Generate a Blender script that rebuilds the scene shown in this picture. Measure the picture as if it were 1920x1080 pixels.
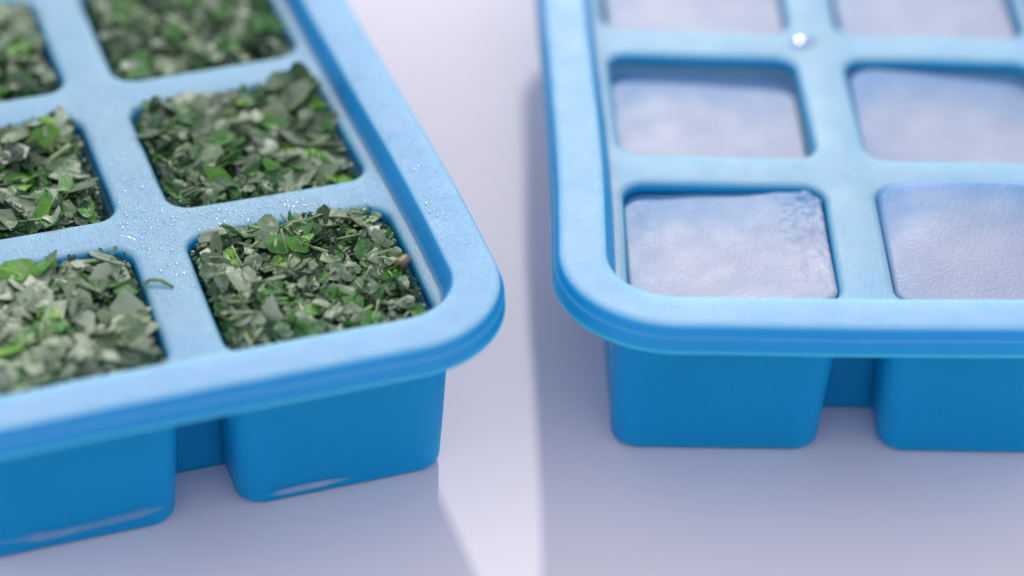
import bpy, math, random
from mathutils import Vector, Matrix, Euler, noise

for o in list(bpy.data.objects):
    bpy.data.objects.remove(o)
scene = bpy.context.scene
COL = scene.collection
MM = 0.001                                   # everything below is written in millimetres

# ------------------------------------------------------------------ camera
PITCH, ROLL, CAM_Z, FPX = math.radians(37.73), math.radians(2.66), 206.8, 5074.24
cam_data = bpy.data.cameras.new("camera")
cam = bpy.data.objects.new("camera", cam_data)
COL.objects.link(cam)
fwd = Vector((0, math.cos(PITCH), -math.sin(PITCH)))
up0 = Vector((0, math.sin(PITCH), math.cos(PITCH)))
rt0 = Vector((1, 0, 0))
rt = rt0 * math.cos(ROLL) + up0 * math.sin(ROLL)
up = -rt0 * math.sin(ROLL) + up0 * math.cos(ROLL)
cam.matrix_world = Matrix(((rt.x, up.x, -fwd.x, 0), (rt.y, up.y, -fwd.y, 0), (rt.z, up.z, -fwd.z, CAM_Z * MM), (0, 0, 0, 1)))
cam_data.sensor_width = 36.0
cam_data.lens = FPX / 1920 * 36.0
cam_data.clip_start = 0.01
cam_data.clip_end = 50.0
cam_data.dof.use_dof = True
cam_data.dof.focus_distance = 0.307
cam_data.dof.aperture_fstop = 7.5
cam_data.dof.aperture_blades = 0
scene.camera = cam

# ------------------------------------------------------------------ ambient light, key light, exposure
SUN_EL, SUN_AZ = math.radians(35.9), math.radians(-0.7)     # behind the trays, shadows fall towards the camera
world = bpy.data.worlds.new("World")
scene.world = world
world.use_nodes = True
wn = world.node_tree
wn.nodes.clear()
bg = wn.nodes.new("ShaderNodeBackground")
bg.inputs["Strength"].default_value = 0.89
wo = wn.nodes.new("ShaderNodeOutputWorld")
bg.inputs["Color"].default_value = (0.89, 0.89, 1.05, 1)      # even, pale light from all round
wn.links.new(bg.outputs[0], wo.inputs[0])
sun_data = bpy.data.lights.new("sun", 'SUN')
sun_data.energy = 1.75
sun_data.angle = math.radians(2.6)
sun_data.color = (1.0, 0.94, 0.87)
sun = bpy.data.objects.new("sun", sun_data)
COL.objects.link(sun)
to_sun = Vector((math.sin(SUN_AZ) * math.cos(SUN_EL), math.cos(SUN_AZ) * math.cos(SUN_EL), math.sin(SUN_EL)))
sun.rotation_euler = to_sun.to_track_quat('Z', 'Y').to_euler()
sun.location = to_sun * 2
vs = scene.view_settings
vs.view_transform = 'Standard'
vs.look = 'None'
vs.exposure = 0.0
vs.gamma = 1.0
vs.use_curve_mapping = False
scene.cycles.use_denoising = True
scene.cycles.max_bounces = 16
scene.cycles.diffuse_bounces = 10
scene.cycles.transmission_bounces = 8
scene.cycles.sample_clamp_indirect = 6.0

# ------------------------------------------------------------------ materials
def mat_base(name):
    m = bpy.data.materials.new(name)
    m.use_nodes = True
    nt = m.node_tree
    b = nt.nodes["Principled BSDF"]
    tc = nt.nodes.new("ShaderNodeTexCoord")
    return m, nt, b, tc

def nnoise(nt, tc, scale, detail=4.0, rough=0.55, coord="Object"):
    n = nt.nodes.new("ShaderNodeTexNoise")
    n.inputs["Scale"].default_value = scale
    n.inputs["Detail"].default_value = detail
    n.inputs["Roughness"].default_value = rough
    nt.links.new(tc.outputs[coord], n.inputs["Vector"])
    return n

def ramp(nt, src, stops):
    r = nt.nodes.new("ShaderNodeValToRGB")
    el = r.color_ramp.elements
    while len(el) < len(stops):
        el.new(0.5)
    for e, (p, c) in zip(el, stops):
        e.position = p
        e.color = c if len(c) == 4 else (*c, 1)
    nt.links.new(src, r.inputs[0])
    return r

def bump_chain(nt, b, items):
    prev = None
    for src, strength, dist in items:
        bm = nt.nodes.new("ShaderNodeBump")
        bm.inputs["Strength"].default_value = strength
        bm.inputs["Distance"].default_value = dist
        nt.links.new(src, bm.inputs["Height"])
        if prev:
            nt.links.new(prev.outputs[0], bm.inputs["Normal"])
        prev = bm
    nt.links.new(prev.outputs[0], b.inputs["Normal"])

def maprange(nt, src, a, b_, lo, hi):
    r = nt.nodes.new("ShaderNodeMapRange")
    r.inputs["From Min"].default_value = a
    r.inputs["From Max"].default_value = b_
    r.inputs["To Min"].default_value = lo
    r.inputs["To Max"].default_value = hi
    nt.links.new(src, r.inputs["Value"])
    return r

def silicone_mat(name, grain, spec=0.5):
    m, nt, b, tc = mat_base(name)
    n1 = nnoise(nt, tc, 90, 4)
    col = ramp(nt, n1.outputs[0], [(0.3, (0.0, 0.28, 0.575)), (0.7, (0.0, 0.305, 0.615))])
    # up-facing parts coloured paler: thin frost, plus the sun's sheen painted in
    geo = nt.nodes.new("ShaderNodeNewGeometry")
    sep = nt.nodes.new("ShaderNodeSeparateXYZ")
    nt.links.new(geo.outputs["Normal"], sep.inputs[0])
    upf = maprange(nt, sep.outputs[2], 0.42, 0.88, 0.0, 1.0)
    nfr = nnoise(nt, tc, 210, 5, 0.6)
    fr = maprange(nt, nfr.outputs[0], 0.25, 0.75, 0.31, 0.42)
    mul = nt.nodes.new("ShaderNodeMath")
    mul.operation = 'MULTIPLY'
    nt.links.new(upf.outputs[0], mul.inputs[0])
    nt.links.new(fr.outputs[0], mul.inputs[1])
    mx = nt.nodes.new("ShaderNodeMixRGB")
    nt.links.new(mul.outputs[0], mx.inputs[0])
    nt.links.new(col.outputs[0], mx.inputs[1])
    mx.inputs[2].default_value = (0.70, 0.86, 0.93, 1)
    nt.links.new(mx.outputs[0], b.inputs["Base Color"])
    b.inputs["Subsurface Weight"].default_value = 0.75
    b.inputs["Subsurface Radius"].default_value = (0.3, 0.85, 0.9)
    b.inputs["Subsurface Scale"].default_value = 0.008
    b.inputs["Specular IOR Level"].default_value = spec
    n2 = nnoise(nt, tc, 260, 5)
    r = maprange(nt, n2.outputs[0], 0.3, 0.7, 0.42, 0.52)
    nt.links.new(r.outputs[0], b.inputs["Roughness"])
    n3 = nnoise(nt, tc, 4200, 1, 0.5)
    n4 = nnoise(nt, tc, 2100, 1, 0.5)
    bump_chain(nt, b, [(n4.outputs[0], 0.16 * grain, 0.0002), (n3.outputs[0], 0.6 * grain, 0.00015)])
    return m

def table_mat():
    m, nt, b, tc = mat_base("white_tabletop")
    n1 = nnoise(nt, tc, 14, 4)
    base = ramp(nt, n1.outputs[0], [(0.3, (0.82, 0.78, 0.81)), (0.7, (0.85, 0.81, 0.84))])
    v = nt.nodes.new("ShaderNodeTexVoronoi")
    v.inputs["Scale"].default_value = 130
    nt.links.new(tc.outputs["Object"], v.inputs["Vector"])
    n2 = nnoise(nt, tc, 60, 2)
    th = maprange(nt, n2.outputs[0], 0.5, 0.75, 0.0, 0.055)
    lt = nt.nodes.new("ShaderNodeMath")
    lt.operation = 'LESS_THAN'
    nt.links.new(v.outputs["Distance"], lt.inputs[0])
    nt.links.new(th.outputs[0], lt.inputs[1])
    mul = nt.nodes.new("ShaderNodeMath")
    mul.operation = 'MULTIPLY'
    mul.inputs[1].default_value = 0.45
    nt.links.new(lt.outputs[0], mul.inputs[0])
    mx = nt.nodes.new("ShaderNodeMixRGB")
    nt.links.new(mul.outputs[0], mx.inputs[0])
    nt.links.new(base.outputs[0], mx.inputs[1])
    mx.inputs[2].default_value = (0.22, 0.2, 0.2, 1)
    nt.links.new(mx.outputs[0], b.inputs["Base Color"])
    b.inputs["Roughness"].default_value = 0.55
    b.inputs["Specular IOR Level"].default_value = 0.12
    n3 = nnoise(nt, tc, 700, 3)
    bump_chain(nt, b, [(n3.outputs[0], 0.12, 0.0001)])
    return m

def ice_mat():
    """frozen water: cloudy and pale in the middle, clearer and bluer towards the back and side edges"""
    m, nt, b, tc = mat_base("cloudy_white_ice")
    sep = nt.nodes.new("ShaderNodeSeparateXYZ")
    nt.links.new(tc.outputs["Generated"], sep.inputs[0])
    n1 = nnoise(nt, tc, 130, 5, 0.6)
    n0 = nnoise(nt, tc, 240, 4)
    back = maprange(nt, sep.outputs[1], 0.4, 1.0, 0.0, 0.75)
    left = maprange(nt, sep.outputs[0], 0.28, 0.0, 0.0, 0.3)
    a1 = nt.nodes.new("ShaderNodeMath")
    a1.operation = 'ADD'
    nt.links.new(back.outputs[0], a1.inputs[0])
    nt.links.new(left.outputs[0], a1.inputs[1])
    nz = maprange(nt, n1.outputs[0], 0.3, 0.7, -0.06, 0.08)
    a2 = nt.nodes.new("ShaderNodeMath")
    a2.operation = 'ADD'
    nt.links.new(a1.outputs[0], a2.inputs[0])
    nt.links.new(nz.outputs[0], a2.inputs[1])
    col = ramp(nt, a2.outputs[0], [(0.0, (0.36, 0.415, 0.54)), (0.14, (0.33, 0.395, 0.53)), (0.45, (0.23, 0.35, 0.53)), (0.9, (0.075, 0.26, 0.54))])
    nt.links.new(col.outputs[0], b.inputs["Base Color"])
    b.inputs["Subsurface Weight"].default_value = 0.8
    b.inputs["Subsurface Radius"].default_value = (0.6, 0.85, 1.0)
    b.inputs["Subsurface Scale"].default_value = 0.004
    r = maprange(nt, n0.outputs[0], 0.3, 0.7, 0.42, 0.52)
    b.inputs["Specular IOR Level"].default_value = 0.45
    nt.links.new(r.outputs[0], b.inputs["Roughness"])
    n3 = nnoise(nt, tc, 2500, 2, 0.6)
    n4 = nnoise(nt, tc, 1000, 2, 0.5)
    bump_chain(nt, b, [(n4.outputs[0], 0.05, 0.0002), (n3.outputs[0], 0.42, 0.00018)])
    return m

def frost_mat():
    m, nt, b, tc = mat_base("thin_frost")
    n1 = nnoise(nt, tc, 600, 4)
    col = ramp(nt, n1.outputs[0], [(0.3, (0.42, 0.50, 0.60)), (0.7, (0.52, 0.58, 0.66))])
    nt.links.new(col.outputs[0], b.inputs["Base Color"])
    b.inputs["Roughness"].default_value = 0.9
    b.inputs["Specular IOR Level"].default_value = 0.1
    n2 = nnoise(nt, tc, 200, 3, 0.5)
    al = maprange(nt, n2.outputs[0], 0.35, 0.65, 0.25, 0.6)
    at = nt.nodes.new("ShaderNodeAttribute")
    at.attribute_name = "fade"
    fm = nt.nodes.new("ShaderNodeMath")
    fm.operation = 'MULTIPLY'
    nt.links.new(al.outputs[0], fm.inputs[0])
    nt.links.new(at.outputs["Fac"], fm.inputs[1])
    nt.links.new(fm.outputs[0], b.inputs["Alpha"])
    n3 = nnoise(nt, tc, 2200, 3)
    bump_chain(nt, b, [(n3.outputs[0], 0.15, 0.0002)])
    return m

def water_mat():
    m, nt, b, tc = mat_base("clear_water")
    b.inputs["Base Color"].default_value = (0.42, 0.66, 0.85, 1)
    b.inputs["Transmission Weight"].default_value = 0.4
    b.inputs["IOR"].default_value = 1.33
    b.inputs["Roughness"].default_value = 0.2
    b.inputs["Coat Weight"].default_value = 1.0
    b.inputs["Coat IOR"].default_value = 1.5
    b.inputs["Coat Roughness"].default_value = 0.16
    return m

def herb_mat(name, dark, light, frost, frost_lo, frost_hi, rough=0.42):
    """leaf tissue: green with lighter veins of colour, and an uneven coat of grey frost crystals"""
    m, nt, b, tc = mat_base(name)
    info = nt.nodes.new("ShaderNodeObjectInfo")
    n1 = nnoise(nt, tc, 420, 3)
    add = nt.nodes.new("ShaderNodeMath")
    add.operation = 'MULTIPLY_ADD'
    add.inputs[1].default_value = 0.5
    nt.links.new(info.outputs["Random"], add.inputs[0])
    sub = nt.nodes.new("ShaderNodeMath")
    sub.operation = 'SUBTRACT'
    sub.inputs[1].default_value = 0.25
    nt.links.new(n1.outputs[0], sub.inputs[0])
    nt.links.new(sub.outputs[0], add.inputs[2])
    col = ramp(nt, add.outputs[0], [(0.2, dark), (0.8, light)])
    geo = nt.nodes.new("ShaderNodeNewGeometry")
    nf = nt.nodes.new("ShaderNodeTexNoise")
    nf.inputs["Scale"].default_value = 520
    nf.inputs["Detail"].default_value = 5
    nf.inputs["Roughness"].default_value = 0.65
    nt.links.new(geo.outputs["Position"], nf.inputs["Vector"])
    fr = maprange(nt, nf.outputs[0], frost_lo, frost_hi, 0.0, frost)
    mx = nt.nodes.new("ShaderNodeMixRGB")
    nt.links.new(fr.outputs[0], mx.inputs[0])
    nt.links.new(col.outputs[0], mx.inputs[1])
    mx.inputs[2].default_value = (0.40, 0.46, 0.38, 1)
    nt.links.new(mx.outputs[0], b.inputs["Base Color"])
    b.inputs["Roughness"].default_value = rough
    b.inputs["Specular IOR Level"].default_value = 0.5
    b.inputs["Subsurface Weight"].default_value = 0.0
    n3 = nt.nodes.new("ShaderNodeTexNoise")
    n3.inputs["Scale"].default_value = 2600
    n3.inputs["Detail"].default_value = 3
    nt.links.new(geo.outputs["Position"], n3.inputs["Vector"])
    n4 = nt.nodes.new("ShaderNodeTexNoise")
    n4.inputs["Scale"].default_value = 700
    nt.links.new(geo.outputs["Position"], n4.inputs["Vector"])
    bump_chain(nt, b, [(n4.outputs[0], 0.3, 0.0003), (n3.outputs[0], 0.5, 0.0002)])
    return m

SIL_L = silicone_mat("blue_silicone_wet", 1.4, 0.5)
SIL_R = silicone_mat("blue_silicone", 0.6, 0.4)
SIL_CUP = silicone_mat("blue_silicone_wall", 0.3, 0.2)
TABLE = table_mat()
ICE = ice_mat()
FROST = frost_mat()
WATER = water_mat()
H_DARK = herb_mat("dark_leaf", (0.006, 0.035, 0.010), (0.025, 0.095, 0.022), 0.35, 0.50, 0.76, 0.36)
H_MID = herb_mat("mid_leaf", (0.025, 0.130, 0.018), (0.080, 0.270, 0.040), 0.30, 0.50, 0.76, 0.38)
H_GREY = herb_mat("frosted_leaf", (0.060, 0.130, 0.048), (0.190, 0.280, 0.140), 0.50, 0.44, 0.74, 0.38)
H_BRIGHT = herb_mat("bright_leaf", (0.050, 0.230, 0.012), (0.170, 0.400, 0.035), 0.18, 0.55, 0.8)
H_STEM = herb_mat("pale_stem", (0.170, 0.300, 0.090), (0.360, 0.480, 0.210), 0.5, 0.45, 0.72)
H_PALE = herb_mat("pale_leaf", (0.170, 0.265, 0.120), (0.360, 0.440, 0.280), 0.60, 0.40, 0.70, 0.40)
H_BROWN = herb_mat("brown_stem", (0.180, 0.100, 0.050), (0.320, 0.190, 0.100), 0.4, 0.45, 0.7)
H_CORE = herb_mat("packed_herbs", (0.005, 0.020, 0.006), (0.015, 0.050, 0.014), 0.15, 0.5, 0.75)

# ------------------------------------------------------------------ mesh helpers
def make_obj(name, verts, faces, mat, parent=None, smooth=True):
    me = bpy.data.meshes.new(name)
    me.from_pydata([(x * MM, y * MM, z * MM) for x, y, z in verts], [], faces)
    me.validate()
    me.update()
    if smooth:
        me.polygons.foreach_set("use_smooth", [True] * len(me.polygons))
    mats = mat if isinstance(mat, (list, tuple)) else [mat]
    for mm in mats:
        me.materials.append(mm)
    o = bpy.data.objects.new(name, me)
    COL.objects.link(o)
    if parent:
        o.parent = parent
    return o

def tag(o, label, cat, group=None, kind=None):
    o["label"] = label
    o["category"] = cat
    if group:
        o["group"] = group
    if kind:
        o["kind"] = kind

def rr_loop(x0, y0, x1, y1, R, m, base=None):
    """4*m points round a rectangle, counter-clockwise from the (x0,y0) corner, corners rounded.
    R: radius or four radii (corner order x0y0, x1y0, x1y1, x0y1)."""
    if not isinstance(R, (tuple, list)):
        R = (R,) * 4
    cs = [(x0, y0), (x1, y0), (x1, y1), (x0, y1)]
    pts = []
    for s in range(4):
        ax, ay = cs[s]
        bx, by = cs[(s + 1) % 4]
        Ln = math.hypot(bx - ax, by - ay)
        dx, dy = (bx - ax) / Ln, (by - ay) / Ln
        nx, ny = -dy, dx                                  # inward
        Ra, Rb = max(R[s], 1e-6), max(R[(s + 1) % 4], 1e-6)
        for k in range(m):
            t = k / m
            # spend a share of the points on each half-corner
            if t < 0.22:
                a = (t / 0.22) * math.pi / 4
                cx, cy = ax + (dx + nx) * Ra, ay + (dy + ny) * Ra
                ang = math.pi / 4 - a
                px = cx - nx * Ra * math.cos(ang) - dx * Ra * math.sin(ang)
                py = cy - ny * Ra * math.cos(ang) - dy * Ra * math.sin(ang)
            elif t > 0.78:
                a = ((t - 0.78) / 0.22) * math.pi / 4
                cx, cy = bx + (-dx + nx) * Rb, by + (-dy + ny) * Rb
                px = cx - nx * Rb * math.cos(a) + dx * Rb * math.sin(a)
                py = cy - ny * Rb * math.cos(a) + dy * Rb * math.sin(a)
            else:
                f = (t - 0.22) / 0.56
                s0, s1 = Ra, Ln - Rb
                d = s0 + (s1 - s0) * f
                px, py = ax + dx * d, ay + dy * d
            pts.append((px, py))
    return pts

def loft(loops, closed=False, cap_first=False, cap_last=False):
    """loops of equal length [(x,y,z)...] -> verts, faces"""
    n = len(loops[0])
    V = [p for L in loops for p in L]
    F = []
    K = len(loops)
    for a in range(K if closed else K - 1):
        b = (a + 1) % K
        for i in range(n):
            j = (i + 1) % n
            F.append((a * n + i, a * n + j, b * n + j, b * n + i))
    for flag, a, rev in ((cap_first, 0, True), (cap_last, K - 1, False)):
        if flag:
            L = loops[a]
            c = tuple(sum(p[q] for p in L) / n for q in range(3))
            V.append(c)
            ci = len(V) - 1
            for i in range(n):
                j = (i + 1) % n
                F.append((a * n + j, a * n + i, ci) if rev else (a * n + i, a * n + j, ci))
    return V, F

# ------------------------------------------------------------------ the table
tb = []
TS = 1500
tbl = make_obj("tabletop", [(-TS, -TS + 300, 0), (TS, -TS + 300, 0), (TS, TS + 300, 0), (-TS, TS + 300, 0)], [(0, 1, 2, 3)], TABLE, smooth=False)
tag(tbl, "plain white tabletop under both ice trays", "tabletop", kind="structure")

# ------------------------------------------------------------------ the trays
PX, CX, PY, CY = 30.0, 23.6, 27.7, 21.63          # cell pitch and opening
EX, EY = 8.52, 8.68                               # outer edge to the first opening
ZD, ZT = 22.08, 24.83                             # divider top, rim top
NX, NY = 2, 4
TW = 2 * EX + (NX - 1) * PX + CX
TL = 2 * EY + (NY - 1) * PY + CY
RIN, BORD = 6.5, 7.0                              # rounded inside of the rim

def warp_fn(seed):
    off = Vector((seed * 13.1, seed * 7.7, seed * 3.3))
    def w(p):
        x, y, z = p
        n = noise.noise_vector(Vector((x, y, z)) * 0.028 + off)
        n2 = noise.noise_vector(Vector((x, y, z)) * 0.11 + off * 2)
        k = max(0.0, min(1.0, z / 20.0))
        return (x + n.x * 0.55 * k + n2.x * 0.05, y + n.y * 0.55 * k + n2.y * 0.05, z + (n.z * 0.35 + n2.z * 0.06) * k)
    return w

def cell_rect(i, j):
    x0 = EX + i * PX
    y0 = EY + j * PY
    return x0, y0, x0 + CX, y0 + CY

def build_tray(name, origin, rot, seed, label, SIL):
    root = bpy.data.objects.new(name, None)
    root.empty_display_size = 0.01
    COL.objects.link(root)
    root.location = (origin[0] * MM, origin[1] * MM, 0)
    root.rotation_euler = (0, 0, rot)
    tag(root, label, "ice tray", "blue silicone ice trays on the tabletop")
    W = warp_fn(seed)
    # rim: a closed profile swept round the rounded rectangle (distance from the outer edge, height)
    prof = [(7.35, ZD - 0.35), (7.2, ZD - 0.06), (6.95, ZD + 0.12), (6.7, ZD + 0.5), (6.45, ZD + 1.2), (6.2, ZD + 1.95), (5.95, ZD + 2.4),
            (5.85, ZT), (5.2, ZT + 0.05), (3.7, ZT + 0.1), (1.6, ZT + 0.05), (0.95, ZT - 0.02), (0.6, ZT - 0.22), (0.42, ZT - 0.65), (0.33, ZT - 1.12),
            (0.25, ZT - 1.42), (0.11, ZT - 1.57), (0.02, ZT - 1.74), (-0.02, ZT - 2.3), (0.02, ZT - 3.0), (0.05, ZT - 3.35), (-0.12, ZT - 3.45),
            (-0.12, ZT - 3.62), (0.08, ZT - 3.72), (0.6, ZT - 3.75), (3.0, ZT - 3.7), (6.2, ZT - 3.7), (7.4, ZT - 3.7)]
    loops = []
    for u, z in prof:
        R = max(RIN + (BORD - u), 0.8)
        loops.append([W((x, y, z)) for x, y in rr_loop(u, u, TW - u, TL - u, R, 60)])
    V, F = loft(loops, closed=True)
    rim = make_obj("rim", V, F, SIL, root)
    sub = rim.modifiers.new("smooth", 'SUBSURF')
    sub.levels = sub.render_levels = 1
    # divider grid: every opening with its rounded lip, top and bottom skin
    m = 32
    V, F = [], []
    xs = [BORD - 0.25] + [EX + CX + (PX - CX) / 2 + k * PX for k in range(NX - 1)] + [TW - BORD + 0.25]
    ys = [BORD - 0.25] + [EY + CY + (PY - CY) / 2 + k * PY for k in range(NY - 1)] + [TL - BORD + 0.25]
    for i in range(NX):
        for j in range(NY):
            x0, y0, x1, y1 = cell_rect(i, j)
            Rb = [0.0] * 4
            for q, (ci, cj) in enumerate(((0, 0), (NX - 1, 0), (NX - 1, NY - 1), (0, NY - 1))):
                if (i, j) == (ci, cj):
                    Rb[q] = RIN
            def lp(ex, z, R=2.6):
                return [(x, y, z) for x, y in rr_loop(x0 - ex, y0 - ex, x1 + ex, y1 + ex, R + ex, m)]
            def border(z):
                out = []
                cs = [(xs[i], ys[j]), (xs[i + 1], ys[j]), (xs[i + 1], ys[j + 1]), (xs[i], ys[j + 1])]
                ref = rr_loop(xs[i], ys[j], xs[i + 1], ys[j + 1], Rb, m)
                for s in range(4):
                    for k in range(m):
                        q0, q1 = Rb[s], Rb[(s + 1) % 4]
                        if (q0 and k / m < 0.22) or (q1 and k / m > 0.78):
                            out.append((*ref[s * m + k], z))
                        else:
                            # even steps so that neighbouring cells share their border points
                            t = k / m
                            a, b = cs[s], cs[(s + 1) % 4]
                            out.append((a[0] + (b[0] - a[0]) * t, a[1] + (b[1] - a[1]) * t, z))
                return out
            L = [border(ZD), lp(1.0, ZD), lp(0.62, ZD - 0.06), lp(0.3, ZD - 0.24), lp(0.09, ZD - 0.55), lp(0.0, ZD - 0.95), lp(-0.02, ZD - 1.6),
                 lp(0.9, ZD - 1.6), border(ZD - 1.6)]
            L = [[W(p) for p in lo] for lo in L]
            v, f = loft(L)
            o0 = len(V)
            V += v
            F += [tuple(o0 + q for q in ff) for ff in f]
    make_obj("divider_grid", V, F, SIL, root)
    # one cup under every opening
    for i in range(NX):
        for j in range(NY):
            x0, y0, x1, y1 = cell_rect(i, j)
            def asym(outer, inner):
                return (outer if i == 0 else inner, outer if j == 0 else inner, outer if i == NX - 1 else inner, outer if j == NY - 1 else inner)
            def ring(e, z, R):
                l_, f_, r_, b_ = e
                return [W((x, y, z)) for x, y in rr_loop(x0 - l_, y0 - f_, x1 + r_, y1 + b_, R, 18)]
            loops = []
            top = ZD - 1.5
            for t in (0.0, 0.25, 0.5, 0.75, 1.0):               # outside, downwards
                z = top + (1.1 - top) * t
                loops.append(ring(asym(1.6 - 0.75 * t, 0.8 - 1.1 * t), z, 2.9))
            for a in (22, 45, 68, 90):
                r = 1.05
                inn = r * (1 - math.cos(math.radians(a)))
                z = 1.1 - r * math.sin(math.radians(a))
                loops.append(ring(asym(0.85 - inn, -0.3 - inn), max(z, 0.04), 2.9))
            n_out = len(loops)
            inner = []
            for t in (0.0, 0.3, 0.6, 1.0):
                z = top + 0.1 + (3.8 - top) * t
                inner.append(ring((0.06 - 1.0 * t,) * 4, z, 2.5))
            inner.append(ring((-1.4,) * 4, 2.6, 2.5))
            inner.append(ring((-2.6,) * 4, 2.0, 2.5))
            loops = list(reversed(loops)) + inner
            V, F = loft(loops, cap_first=True, cap_last=True)
            make_obj("cup", V, F, SIL_CUP, root)
    # ribs that tie neighbouring cups together, set back from the front of each row
    for i in range(NX - 1):
        for j in range(NY):
            ya = EY + j * PY + 7.0
            V = []
            for z in (0.15, 0.9, ZD - 1.4):
                g = 0.3 if z < 0.5 else 0.0
                sink = 0.42 - 1.05 * max(0.0, min(1.0, (ZD - 1.5 - z) / (ZD - 3.4)))     # follows the slope of the cup walls
                xa, xb = EX + CX + i * PX + sink, EX + PX + i * PX - sink
                V += [(xa, ya + g, z), (xb, ya + g, z), (xb, ya + 2.0 - g, z), (xa, ya + 2.0 - g, z)]
            V = [W(p) for p in V]
            F = [(3, 2, 1, 0), (8, 9, 10, 11)]
            for k in (0, 4):
                for q in range(4):
                    r = (q + 1) % 4
                    F.append((k + q, k + r, k + 4 + r, k + 4 + q))
            make_obj("rib", V, F, SIL_CUP, root, smooth=False)
    return root

O_R = (0.1711 * 30, 7.6411 * 30)
A_R = math.radians(2.77)
A_L = math.radians(21.14)
O_L = (0.1115 * 30 - math.cos(A_L) * TW, 7.6084 * 30 - math.sin(A_L) * TW)
tray_l = build_tray("ice_cube_tray", O_L, A_L, 1.3, "blue silicone ice tray packed with chopped green herbs, set at an angle", SIL_L)
tray_r = build_tray("ice_cube_tray", O_R, A_R, 4.1, "blue silicone ice tray holding plain cloudy white ice", SIL_R)

def place_in(obj, origin, rot, x, y, z=0.0, rz=0.0):
    c, s = math.cos(rot), math.sin(rot)
    obj.location = ((origin[0] + c * x - s * y) * MM, (origin[1] + s * x + c * y) * MM, z * MM)
    obj.rotation_euler = (0, 0, rot + rz)

# ------------------------------------------------------------------ white ice in the second tray
def build_ice(i, j, hfun, seed, shrink, label, corner=2.3):
    x0, y0, x1, y1 = cell_rect(i, j)
    cx, cy = (x0 + x1) / 2, (y0 + y1) / 2
    hx, hy = CX / 2 - 0.04, CY / 2 - 0.04
    m = 36
    off = Vector((seed * 5.1, seed * 2.7, seed))
    loops = []
    def expand(z):                                  # the cup narrows towards its floor
        return -1.0 * max(0.0, min(1.0, (ZD - 1.4 - z) / 17.0))
    for z in (2.7, 6, 10, 14, 17, 19):
        e = expand(z) - 0.10
        loops.append([(x, y, z) for x, y in rr_loop(-hx - e, -hy - e, hx + e, hy + e, 2.2, m)])
    sl, sf, sr, sb = shrink                          # how far the top edge has drawn back from each wall
    NR = 34
    edge = 0.3
    for k in range(NR + 1):
        f = 1.0 - k / NR
        f = 0.02 + 0.98 * f ** 0.85
        lp = []
        for x, y in rr_loop(-hx + sl, -hy + sf, hx - sr, hy - sb, corner, m):
            X, Y = x * f, y * f
            z = ZD + hfun(X / hx, Y / hy, X, Y)
            q = (1 - f) * min(hx, hy)                # distance to the edge: round it over
            if q < edge:
                z -= edge * (1 - math.sqrt(max(0.0, 1 - (1 - q / edge) ** 2))) * 0.8
            n = noise.noise(Vector((X, Y, 0)) * 0.2 + off) * 0.10 + noise.noise(Vector((X, Y, 3)) * 1.0 + off) * 0.008
            lp.append((X, Y, z + n))
        loops.append(lp)
    V, F = loft(loops, cap_first=True, cap_last=True)
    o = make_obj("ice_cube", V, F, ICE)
    place_in(o, O_R, A_R, cx, cy)
    tag(o, label, "ice cube", "white ice cubes in the tray")
    return o

def wrinkle(X, Y, s):
    return abs(noise.noise(Vector((X * 0.45, Y * 0.8, s)))) * 0.5 + abs(noise.noise(Vector((X * 0.9, Y * 1.7, s + 4)))) * 0.3

def h_00(u, v, X, Y):
    k = max(0.0, min(1.0, (u - 0.45) / 0.35)) * max(0.0, min(1.0, (v + 1.1) * 0.8))
    return -0.95 + 0.5 * u - 0.15 * v + k * (0.15 + 1.0 * (wrinkle(X, Y, 1.0) - 0.2)) + 0.10 * math.cos(3 * u) * math.cos(2 * v)

def h_10(u, v, X, Y):
    return -0.45 + 1.9 * (1 - 0.75 * abs(u) ** 2.5) * (0.62 + 0.38 * v) * (1 - 0.5 * max(0, -v) ** 2)

def h_01(u, v, X, Y):
    return -2.5 - 0.1 * u - 0.15 * v + 0.15 * math.cos(2.5 * u + 1)

def h_11(u, v, X, Y):
    return -1.6 - 0.35 * u * v - 0.35 * u + 0.25 * (1 - u * u) * v

def h_02(u, v, X, Y):
    return -1.2 + 0.25 * math.cos(2 * u)

def h_12(u, v, X, Y):
    return -1.3 - 0.2 * u

build_ice(0, 0, h_00, 1, (0.0, 0.0, 0.02, 0.04), "cloudy white ice cube with wrinkled edge, in the tray's rounded front corner cell")
build_ice(1, 0, h_10, 2, (0.04, 0.04, 0.04, 0.0), "overfilled white ice cube bulging above the divider in the front row", 2.0)
build_ice(0, 1, h_01, 3, (0.0, 0.0, 0.05, 0.06), "low smooth white ice cube in the second row against the tray's side rim")
build_ice(1, 1, h_11, 4, (0.04, 0.0, 0.04, 0.3), "bluish white ice cube in the second row away from the side rim", 3.6)
build_ice(0, 2, h_02, 5, (0.1, 0.1, 0.3, 0.3), "blurred white ice cube in the third row against the tray's side rim")
build_ice(1, 2, h_12, 6, (0.3, 0.1, 0.2, 0.3), "blurred white ice cube in the third row away from the side rim")

# ------------------------------------------------------------------ chopped herbs
RND = random.Random(11)

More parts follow.
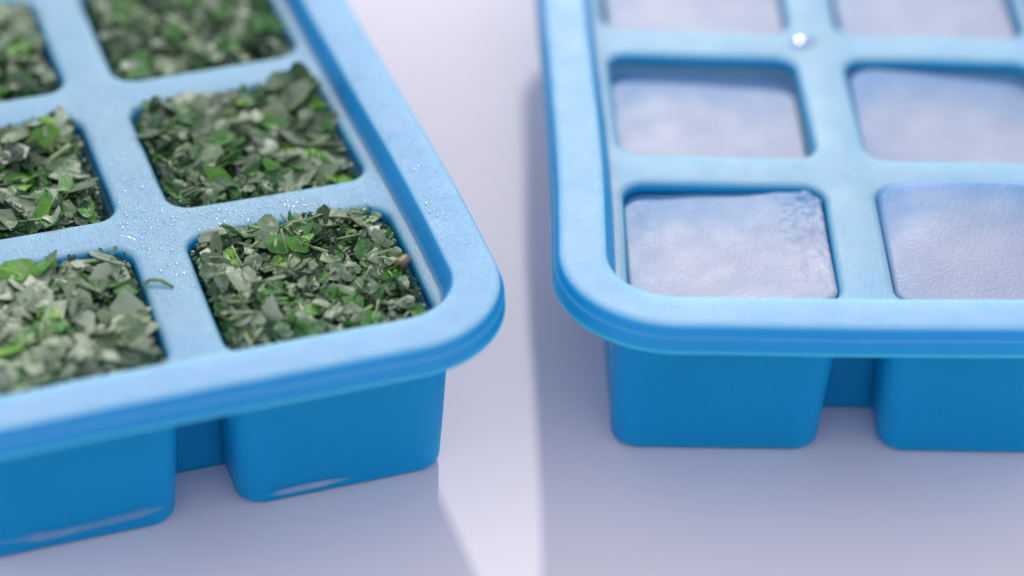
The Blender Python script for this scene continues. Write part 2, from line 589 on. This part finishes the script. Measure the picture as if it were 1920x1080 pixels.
def flake_geo(rng, L, Wd, th, n=None, curl=None):
    """a torn, curled scrap of leaf: ragged outline, ruffled surface, a fold along the vein; centred on the origin, mm"""
    flat = rng.random() < 0.6                        # flat angular chip, else a curled bit of leaf
    n = n or (rng.choice((5, 6, 7)) if flat else rng.choice((9, 10, 11, 12)))
    k_ = 0.4 if flat else 1.0
    a0 = rng.random() * 6.28
    cut = rng.random() * 6.28                        # one straight knife cut
    cd = rng.uniform(0.45, 0.9)
    pts = []
    for k in range(n):
        a = a0 + 6.283 * (k + rng.uniform(-0.25, 0.25)) / n
        r = rng.uniform(0.78, 1.1)
        c = math.cos(a - cut)
        if c > 0.2:
            r = min(r, cd / c)
        pts.append((math.cos(a) * r * L / 2, math.sin(a) * r * Wd / 2))
    cu = rng.uniform(-0.42, 0.32) * k_
    cv = rng.uniform(-0.42, 0.36) * k_
    tw = rng.uniform(-0.3, 0.3)
    fold = rng.uniform(0.1, 0.55) * (rng.random() < 0.6) * rng.choice((-1, 1))
    ph = Vector((rng.random() * 50, rng.random() * 50, 0))
    def zz(x, y):
        return cu * x * x / L * 1.6 + cv * y * y / Wd * 1.6 + tw * x * y / L * 2 + fold * k_ * abs(y) + 0.38 * k_ * noise.noise(Vector((x, y, 0)) * 0.9 + ph)
    mid = [(p[0] * 0.55, p[1] * 0.55) for p in pts]
    V, F = [], []
    for s_ in (1, -1):
        V.append((0, 0, zz(0, 0) + s_ * th / 2))
        V += [(x, y, zz(x, y) + s_ * th / 2) for x, y in mid]
        V += [(x, y, zz(x, y) + s_ * th / 2 * 0.7) for x, y in pts]
    N = 2 * n + 1
    for k in range(n):
        q = (k + 1) % n
        F += [(0, 1 + k, 1 + q), (1 + k, 1 + n + k, 1 + n + q, 1 + q)]
        F += [(N, N + 1 + q, N + 1 + k), (N + 1 + k, N + 1 + q, N + 1 + n + q, N + 1 + n + k)]
        F.append((1 + n + k, N + 1 + n + k, N + 1 + n + q, 1 + n + q))
    return V, F

def shard_geo(rng, L, Wd, th):
    """a cheap crumb: a four or five sided chip"""
    n = rng.choice((3, 4, 4, 5))
    a0 = rng.random() * 6.28
    V = []
    for s in (1, -1):
        for k in range(n):
            a = a0 + 6.283 * k / n
            V.append((math.cos(a) * L / 2 * rng.uniform(.7, 1.2), math.sin(a) * Wd / 2 * rng.uniform(.7, 1.2), s * th / 2 * rng.uniform(.6, 1.3)))
    F = [tuple(range(n)), tuple(reversed(range(n, 2 * n)))]
    for k in range(n):
        q = (k + 1) % n
        F.append((k, n + k, n + q, q))
    return V, F

def stem_geo(rng, L, r, bend):
    V, F = [], []
    n, K = 7, 5
    for k in range(K):
        t = k / (K - 1) - 0.5
        z = bend * (1 - 4 * t * t)
        rr = r * rng.uniform(0.85, 1.1)
        for i in range(n):
            a = 6.283 * i / n
            V.append((t * L + rng.uniform(-.04, .04) * (k in (0, K - 1)) * 3, math.cos(a) * rr, z + math.sin(a) * rr * 0.8))
    for k in range(K - 1):
        for i in range(n):
            j = (i + 1) % n
            F.append((k * n + i, k * n + j, k * n + n + j, k * n + n + i))
    F.append(tuple(reversed(range(n))))
    F.append(tuple(range((K - 1) * n, K * n)))
    return V, F

def to_mesh(name, VF, mat, smooth=False):
    me = bpy.data.meshes.new(name)
    me.from_pydata([(x * MM, y * MM, z * MM) for x, y, z in VF[0]], [], VF[1])
    if smooth:
        me.polygons.foreach_set("use_smooth", [True] * len(me.polygons))
    me.materials.append(mat)
    return me

FLAKES = {}
for key, mat in (("dark", H_DARK), ("mid", H_MID), ("grey", H_GREY), ("bright", H_BRIGHT), ("pale", H_PALE)):
    FLAKES[key] = [to_mesh("herb_flake", flake_geo(RND, L, Wd, 0.18), mat, False)
                   for L, Wd in [(RND.uniform(2.2, 5.0), RND.uniform(1.5, 3.2)) for _ in range(18)]]
STEMS = [to_mesh("herb_stem", stem_geo(RND, RND.uniform(1.6, 4.2), RND.uniform(0.15, 0.34), RND.uniform(-0.3, 0.4)), H_STEM, True) for _ in range(10)]
BROWN = to_mesh("herb_stem", stem_geo(RND, 1.7, 0.62, 0.1), H_BROWN, True)

def build_herbs(i, j, hfun, seed, label, n_flake, n_crumb, mix, n_stem=14, steep=0.55, extras=(), size=1.0):
    rng = random.Random(seed)
    x0, y0, x1, y1 = cell_rect(i, j)
    cx, cy = (x0 + x1) / 2, (y0 + y1) / 2
    hx, hy = CX / 2 - 0.25, CY / 2 - 0.25
    off = Vector((seed * 3.7, seed * 1.9, 0))
    def H(x, y):
        b = noise.noise(Vector((x, y, 0)) * 0.22 + off) * 0.75 + noise.noise(Vector((x, y, 5)) * 0.6 + off) * 0.45
        return ZD + hfun(x / hx, y / hy) + b
    # frozen core
    loops = []
    for z in (2.8, 8, 13, 17):
        e = -1.0 * max(0.0, min(1.0, (ZD - 1.4 - z) / 17.0)) - 0.2
        loops.append([(x, y, z) for x, y in rr_loop(-hx - e, -hy - e, hx + e, hy + e, 2.2, 14)])
    NR = 16
    for k in range(NR + 1):
        f = 0.03 + 0.97 * (1 - k / NR)
        lp = []
        for x, y in rr_loop(-hx + 0.35, -hy + 0.35, hx - 0.35, hy - 0.35, 2.4, 14):
            X, Y = x * f, y * f
            z = H(X, Y) - 0.75 + noise.noise(Vector((X, Y, 2)) * 1.7 + off) * 0.5
            if f > 0.93:
                z -= (f - 0.93) / 0.07 * 0.6
            lp.append((X, Y, z))
        loops.append(lp)
    V, F = loft(loops, cap_first=True, cap_last=True)
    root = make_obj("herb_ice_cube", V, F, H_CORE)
    place_in(root, O_L, A_L, cx, cy)
    tag(root, label, "herb cube", "frozen herb cubes in the tray")

    def normal(x, y):
        d = 0.4
        return Vector((H(x - d, y) - H(x + d, y), H(x, y - d) - H(x, y + d), 2 * d)).normalized()
    def inside(x, y, marg):
        ax, ay = abs(x) - (hx - marg - 2.2), abs(y) - (hy - marg - 2.2)
        if ax <= 0 and ay <= 0:
            return True
        return math.hypot(max(ax, 0), max(ay, 0)) <= 2.2
    def orient(x, y, tilt):
        n = normal(x, y) + Vector((rng.gauss(0, tilt), rng.gauss(0, tilt), 0))
        n.normalize()
        return n.to_track_quat('Z', 'Y').to_matrix() @ Matrix.Rotation(rng.random() * 6.283, 3, 'Z')
    def put(me, name, x, y, dz, tilt, scale=1.0, rotm=None):
        o = bpy.data.objects.new(name, me)
        COL.objects.link(o)
        o.parent = root
        o.location = (x * MM, y * MM, (H(x, y) + dz) * MM)
        o.rotation_euler = (rotm or orient(x, y, tilt)).to_euler()
        o.scale = (scale * rng.uniform(.85, 1.15), scale * rng.uniform(.85, 1.15), 1.0)
        return o
    # scraps, thinned out with a stratified grid so that none of the surface is bare
    keys, wts = zip(*mix)
    g = max(1, int(math.sqrt(n_flake)))
    cells = [(a, b) for a in range(g) for b in range(g)]
    rng.shuffle(cells)
    cnt = 0
    for a, b in cells:
        x = ((a + rng.random()) / g * 2 - 1) * hx
        y = ((b + rng.random()) / g * 2 - 1) * hy
        sc = size * rng.choice((0.45, 0.55, 0.65, 0.8, 1.0, 1.2))
        if not inside(x, y, 0.9 * sc + 0.2):
            x *= 0.86
            y *= 0.86
            if not inside(x, y, 0.5):
                continue
        key = rng.choices(keys, wts)[0]
        put(rng.choice(FLAKES[key]), "herb_flake", x, y, rng.uniform(-0.6, 0.2), steep * rng.choice((0.3, 0.5, 0.8, 1.2)), sc)
        cnt += 1
    for k in range(n_stem):
        x, y = rng.uniform(-.86, .86) * hx, rng.uniform(-.86, .86) * hy
        if inside(x, y, 1.2):
            put(rng.choice(STEMS), "herb_stem", x, y, rng.uniform(-0.1, 0.35), 0.35, rng.uniform(0.6, 1.0))
    for me, name, u, v, dz, tilt, sc in extras:
        put(me, name, u * hx, v * hy, dz, tilt, sc)
    # crumbs
    V, F, MI = [], [], []
    mats = [H_DARK, H_MID, H_PALE, H_STEM, H_BRIGHT]
    for k in range(n_crumb):
        wall = rng.random() < 0.22
        if wall:                                         # rough side of the block just below its top edge
            t = rng.random() * 4
            s = int(t)
            f = (t - s) * 2 - 1
            x, y = ((f, -1), (1, f), (-f, 1), (-1, -f))[s]
            x *= hx - 0.45
            y *= hy - 0.45
            if not inside(x, y, 0.1):
                x *= 0.94
                y *= 0.94
            z = H(x, y) - rng.uniform(0.1, 1.9)
        else:
            x, y = rng.uniform(-1, 1) * hx, rng.uniform(-1, 1) * hy
            if not inside(x, y, 0.35):
                continue
            z = H(x, y) + rng.uniform(-0.9, 0.0)
        L = rng.choice((0.4, 0.55, 0.7, 0.9, 1.2))
        vv, ff = shard_geo(rng, L, L * rng.uniform(.35, .95), rng.uniform(0.12, 0.4))
        rm = orient(x, y, 0.9)
        o0 = len(V)
        for p in vv:
            q = rm @ Vector(p)
            V.append((x + q.x, y + q.y, z + q.z))
        mi = rng.choices(range(5), (5, 3.5, 2.5, 2, 0.5))[0]
        for f in ff:
            F.append(tuple(o0 + q for q in f))
            MI.append(mi)
    cr = make_obj("herb_crumbs", V, F, mats, root, smooth=False)
    cr.data.polygons.foreach_set("material_index", MI)
    cr["kind"] = "stuff"
    return root

GREY_MIX = (("dark", 3.2), ("mid", 2.0), ("grey", 3.6), ("pale", 2.4), ("bright", 0.4))
GREEN_MIX = (("dark", 4.4), ("mid", 2.6), ("grey", 4.4), ("pale", 0.8), ("bright", 0.5))
PALE_MIX = (("dark", 0.9), ("mid", 0.7), ("grey", 2.4), ("pale", 6.0), ("bright", 0.12))

def g_10(u, v):        # front corner cell: rounded block, higher towards the back
    return 0.35 + 0.7 * v - 0.9 * max(0, abs(u) - 0.75) * 3 - 0.8 * max(0, -v - 0.7) * 2 - 1.2 * max(0, u - 0.5) * max(0, v - 0.3)
def g_11(u, v):        # hollow in the middle, raised at the far corner
    return -0.35 + 1.0 * max(0, v) + 1.9 * max(0, u) * max(0, v) + 0.5 * (u * u) * (u < 0) - 0.9 * max(0, u) * max(0, -v + 0.3)
def g_12(u, v):
    return 0.0 + 0.5 * v + 0.4 * math.cos(2 * u)
def g_00(u, v):
    return 0.1 + 0.55 * v * v * (v > 0) + 0.7 * max(0, u) * max(0, v) - 0.6 * max(0, -v - 0.75) * 2
def g_01(u, v):
    return 0.1 + 1.5 * max(0, v) * max(0, u + 0.4) - 0.2 * u
def g_02(u, v):
    return 0.1 + 0.4 * v

E_ = FLAKES["bright"]
build_herbs(1, 0, g_10, 101, "herb cube in the front corner cell beside the rounded rim, brown bit at its edge", 290, 1000,
            (("dark", 2.4), ("mid", 2.4), ("grey", 3.0), ("pale", 2.8), ("bright", 0.6)), 40, 0.5, size=0.92,
            extras=((BROWN, "herb_stem", 0.93, -0.05, 0.2, 0.2, 1.0), (E_[0], "herb_flake", 0.0, 0.42, 0.5, 0.4, 0.9), (E_[3], "herb_flake", 0.12, 0.5, 0.6, 0.4, 0.8),
                    (E_[5], "herb_flake", -0.35, 0.82, 0.5, 0.5, 0.7)))
build_herbs(1, 1, g_11, 102, "herb cube of flat dark scraps in the second row against the side rim", 260, 700, GREEN_MIX, 14, 0.5, size=1.3,
            extras=((E_[1], "herb_flake", 0.15, -0.62, 0.5, 0.5, 0.9), (E_[6], "herb_flake", 0.72, -0.6, 0.4, 0.6, 0.9), (E_[2], "herb_flake", -0.1, -0.6, 0.3, 0.5, 0.7),
                    (E_[7], "herb_flake", 0.4, -0.66, 0.3, 0.6, 0.7)))
build_herbs(1, 2, g_12, 103, "blurred herb cube in the third row against the side rim", 220, 500, GREEN_MIX, 8, 0.5, size=1.15)
build_herbs(0, 0, g_00, 104, "pale frosted herb cube in the front row away from the side rim", 250, 700, PALE_MIX, 20, 0.4, size=1.25,
            extras=((E_[4], "herb_flake", 0.18, 0.86, 0.7, 0.3, 0.9), (E_[4], "herb_flake", -0.1, 0.8, 0.4, 0.6, 0.7)))
build_herbs(0, 1, g_01, 105, "frosted herb cube in the second row with one rounded bright green leaf", 240, 600, GREY_MIX, 12, 0.5, size=1.3,
            extras=((E_[8], "herb_flake", 0.35, -0.72, 0.5, 0.3, 1.2),))
build_herbs(0, 2, g_02, 106, "blurred herb cube in the third row away from the side rim", 200, 450, GREY_MIX, 8, 0.5, size=1.15)

# ------------------------------------------------------------------ frost on the cups
def frost_strip(tray, pts, normal, width, thick, seed):
    """a ragged ribbon of frost lying on a wall: pts along its middle, tapering to nothing at both ends"""
    rng = random.Random(seed)
    n = Vector(normal).normalized()
    K, M = 40, 6
    V, F, fade = [], [], []
    for k in range(K + 1):
        t = k / K
        q = t * (len(pts) - 1)
        a = min(int(q), len(pts) - 2)
        p = Vector(pts[a]).lerp(Vector(pts[a + 1]), q - a)
        tan = (Vector(pts[a + 1]) - Vector(pts[a])).normalized()
        side = n.cross(tan).normalized()
        w = width * min(1.0, 5 * t, 5 * (1 - t)) * (0.85 + 0.25 * noise.noise(Vector((t * 3, seed, 0)))) + 0.02
        for i in range(M + 1):
            f = i / M * 2 - 1
            jag = 0.0
            hgt = thick * (1 - f * f) * (0.8 + 0.6 * noise.noise(Vector((t * 30, f * 3, seed)))) + 0.02
            V.append(tuple(p + side * (w * (f + jag)) + n * hgt))
            fade.append((1 - f * f) * min(1.0, 4 * t, 4 * (1 - t)))
        V.append(tuple(p - n * 0.15))
        fade.append(0.0)
    S = M + 2
    for k in range(K):
        for i in range(S):
            j = (i + 1) % S
            F.append((k * S + i, k * S + j, k * S + S + j, k * S + S + i))
    F.append(tuple(range(S)))
    F.append(tuple(reversed(range(K * S, K * S + S))))
    o = make_obj("frost", V, F, FROST, tray)
    att = o.data.attributes.new("fade", 'FLOAT', 'POINT')
    att.data.foreach_set("value", fade)
    o["label"] = "white frost clinging to the side of a cup"
    return o

yf = EY - 0.97
frost_strip(tray_l, [(10.5, yf - 0.1, 2.9), (18, yf - 0.1, 2.5), (25, yf - 0.1, 2.8), (31.0, yf - 0.1, 3.3)], (0, -1, -0.05), 0.9, 0.06, 1.0)
frost_strip(tray_l, [(41.5, yf, 1.7), (46, yf, 1.8), (52, yf, 1.8)], (0, -1, -0.05), 0.7, 0.06, 2.0)
frost_strip(tray_r, [(EX - 1.0, 9.9, 5.5), (EX - 1.25, 10.0, 10.5), (EX - 1.5, 10.1, 15.5), (EX - 1.65, 10.2, 20.0)], (-1, 0, 0), 1.0, 0.16, 3.0)

# ------------------------------------------------------------------ drops, films and stray bits on the dividers
def dome(name, rx, ry, h, mat, label, cat, tray_o, tray_a, x, y, rz=0.0, lump=0.0, seed=0, group=None):
    n, K = 28, 9
    loops = [[(rx * math.cos(6.283 * i / n), ry * math.sin(6.283 * i / n), -0.25) for i in range(n)]]
    for k in range(K):
        a = k / K * math.pi / 2
        L = []
        for i in range(n):
            t = 6.283 * i / n
            e = 1 + lump * noise.noise(Vector((math.cos(t) * 1.3, math.sin(t) * 1.3, seed)))
            L.append((rx * e * math.cos(a) * math.cos(t), ry * e * math.cos(a) * math.sin(t), h * math.sin(a)))
        loops.append(L)
    V, F = loft(loops, cap_first=True, cap_last=True)
    o = make_obj(name, V, F, mat)
    place_in(o, tray_o, tray_a, x, y, ZD, rz)
    tag(o, label, cat, group)
    return o

dome("water_drop", 1.8, 1.3, 0.36, WATER, "bright glinting water drop where the far dividers cross on the white ice tray", "water drop", O_R, A_R, 33.6, 62.2, 0.5, 0.25, 1)
def arc_film(name, cx, cy, r, a0, a1, tube, label):
    n, K = 8, 30
    loops = []
    for k in range(K + 1):
        a = math.radians(a0 + (a1 - a0) * k / K)
        rr = tube * (0.25 + 0.75 * math.sin(math.pi * k / K)) * (1 + 0.3 * noise.noise(Vector((k * 0.4, r, 0))))
        R = r * (1 + 0.06 * noise.noise(Vector((k * 0.2, r, 5))))
        L = []
        for i in range(n):
            t = 6.283 * i / n
            q = R + rr * 1.7 * math.cos(t)
            L.append((math.cos(a) * q, math.sin(a) * q, rr * 0.8 * math.sin(t)))
        loops.append(L)
    V, F = loft(loops, cap_first=True, cap_last=True)
    o = make_obj(name, V, F, WATER)
    place_in(o, O_L, A_L, cx, cy, ZD + 0.05)
    tag(o, label, "water")
    return o

arc_film("water_streak", 30.2, 29.2, 4.0, 12, 100, 0.10, "thin curved water streak round the back corner of the pale herb cube")

def sprig(label, x, y, pts, r, mat, tray_o, tray_a, name):
    n = 6
    loops = []
    P = [Vector(p) for p in pts]
    K = 12
    for k in range(K + 1):
        q = k / K * (len(P) - 1)
        a = min(int(q), len(P) - 2)
        p = P[a].lerp(P[a + 1], q - a)
        tan = (P[a + 1] - P[a]).normalized()
        u = tan.cross(Vector((0, 0, 1))).normalized()
        v = u.cross(tan)
        rr = r * (0.4 + 0.6 * math.sin(math.pi * (0.1 + 0.8 * k / K)))
        loops.append([tuple(p + u * rr * math.cos(6.283 * i / n) * 1.6 + v * rr * math.sin(6.283 * i / n) * 0.6) for i in range(n)])
    V, F = loft(loops, cap_first=True, cap_last=True)
    o = make_obj(name, V, F, mat)
    place_in(o, tray_o, tray_a, x, y, ZD + 0.12)
    tag(o, label, "herb shred" if name == "herb_shred" else "fibre")
    return o

sprig("tiny stray green herb shred lying on the divider between the front herb cubes", 33.6, 22.6,
      [(-1.6, 0.2, 0.1), (-0.5, 0.7, 0.5), (0.6, 0.3, 0.5), (1.7, -0.9, 0.1)], 0.2, H_MID, O_L, A_L, "herb_shred")

# ------------------------------------------------------------------ condensation on the wet tray
def beads(name, tray_o, tray_a, seed, n, spots, label, wseed):
    """hundreds of pinhead droplets on the dividers and the rim"""
    rng = random.Random(seed)
    V, F = [], []
    done = 0
    while done < n:
        fx, fy, sx, sy = rng.choice(spots)
        x, y = rng.gauss(fx, sx), rng.gauss(fy, sy)
        lvl = None
        if min(x, TW - x, y) < 5.4 and min(x, TW - x, y) > 1.5 and y < TL - 8:
            if min(x, TW - x) < 14 and y < 14:
                continue
            lvl = ZT + 0.08
        elif min(x, TW - x, y) > 8.6 and y < TL - 8.6:
            i_, j_ = (x - EX) % PX, (y - EY) % PY
            if i_ > CX + 0.8 and i_ < PX - 0.8 or j_ > CY + 0.8 and j_ < PY - 0.8:
                lvl = ZD
        if lvl is None:
            continue
        done += 1
        r = rng.choice((0.05, 0.06, 0.07, 0.08, 0.1, 0.12, 0.17)) * rng.uniform(0.8, 1.2)
        h = r * rng.uniform(0.25, 0.45)
        st, ro = rng.uniform(1.0, 1.8), rng.random() * 3.14
        o0 = len(V)
        for kk, (a, zz) in enumerate(((1.0, -0.06), (0.92, h * 0.45), (0.55, h * 0.88))):
            for q in range(8):
                t = 6.283 * q / 8
                ex, ey = math.cos(t) * r * a * st, math.sin(t) * r * a
                V.append((x + ex * math.cos(ro) - ey * math.sin(ro), y + ex * math.sin(ro) + ey * math.cos(ro), lvl + zz))
        V.append((x, y, lvl + h))
        for kk in (0, 1):
            for q in range(8):
                w = (q + 1) % 8
                F.append((o0 + kk * 8 + q, o0 + kk * 8 + w, o0 + kk * 8 + 8 + w, o0 + kk * 8 + 8 + q))
        for q in range(8):
            F.append((o0 + 16 + q, o0 + 16 + (q + 1) % 8, o0 + 24))
    W = warp_fn(wseed)
    V = [W(p) for p in V]
    o = make_obj(name, V, F, WATER)
    o.location = (tray_o[0] * MM, tray_o[1] * MM, 0)
    o.rotation_euler = (0, 0, tray_a)
    tag(o, label, "droplets", kind="stuff")
    return o

beads("condensation", O_L, A_L, 5, 1300, [(35.3, 32, 3, 14), (35.3, 55, 3, 12), (48, 33.2, 10, 2), (66.5, 45, 1.5, 22)],
      "pinhead water droplets scattered over the herb tray's dividers and rim", 1.3)
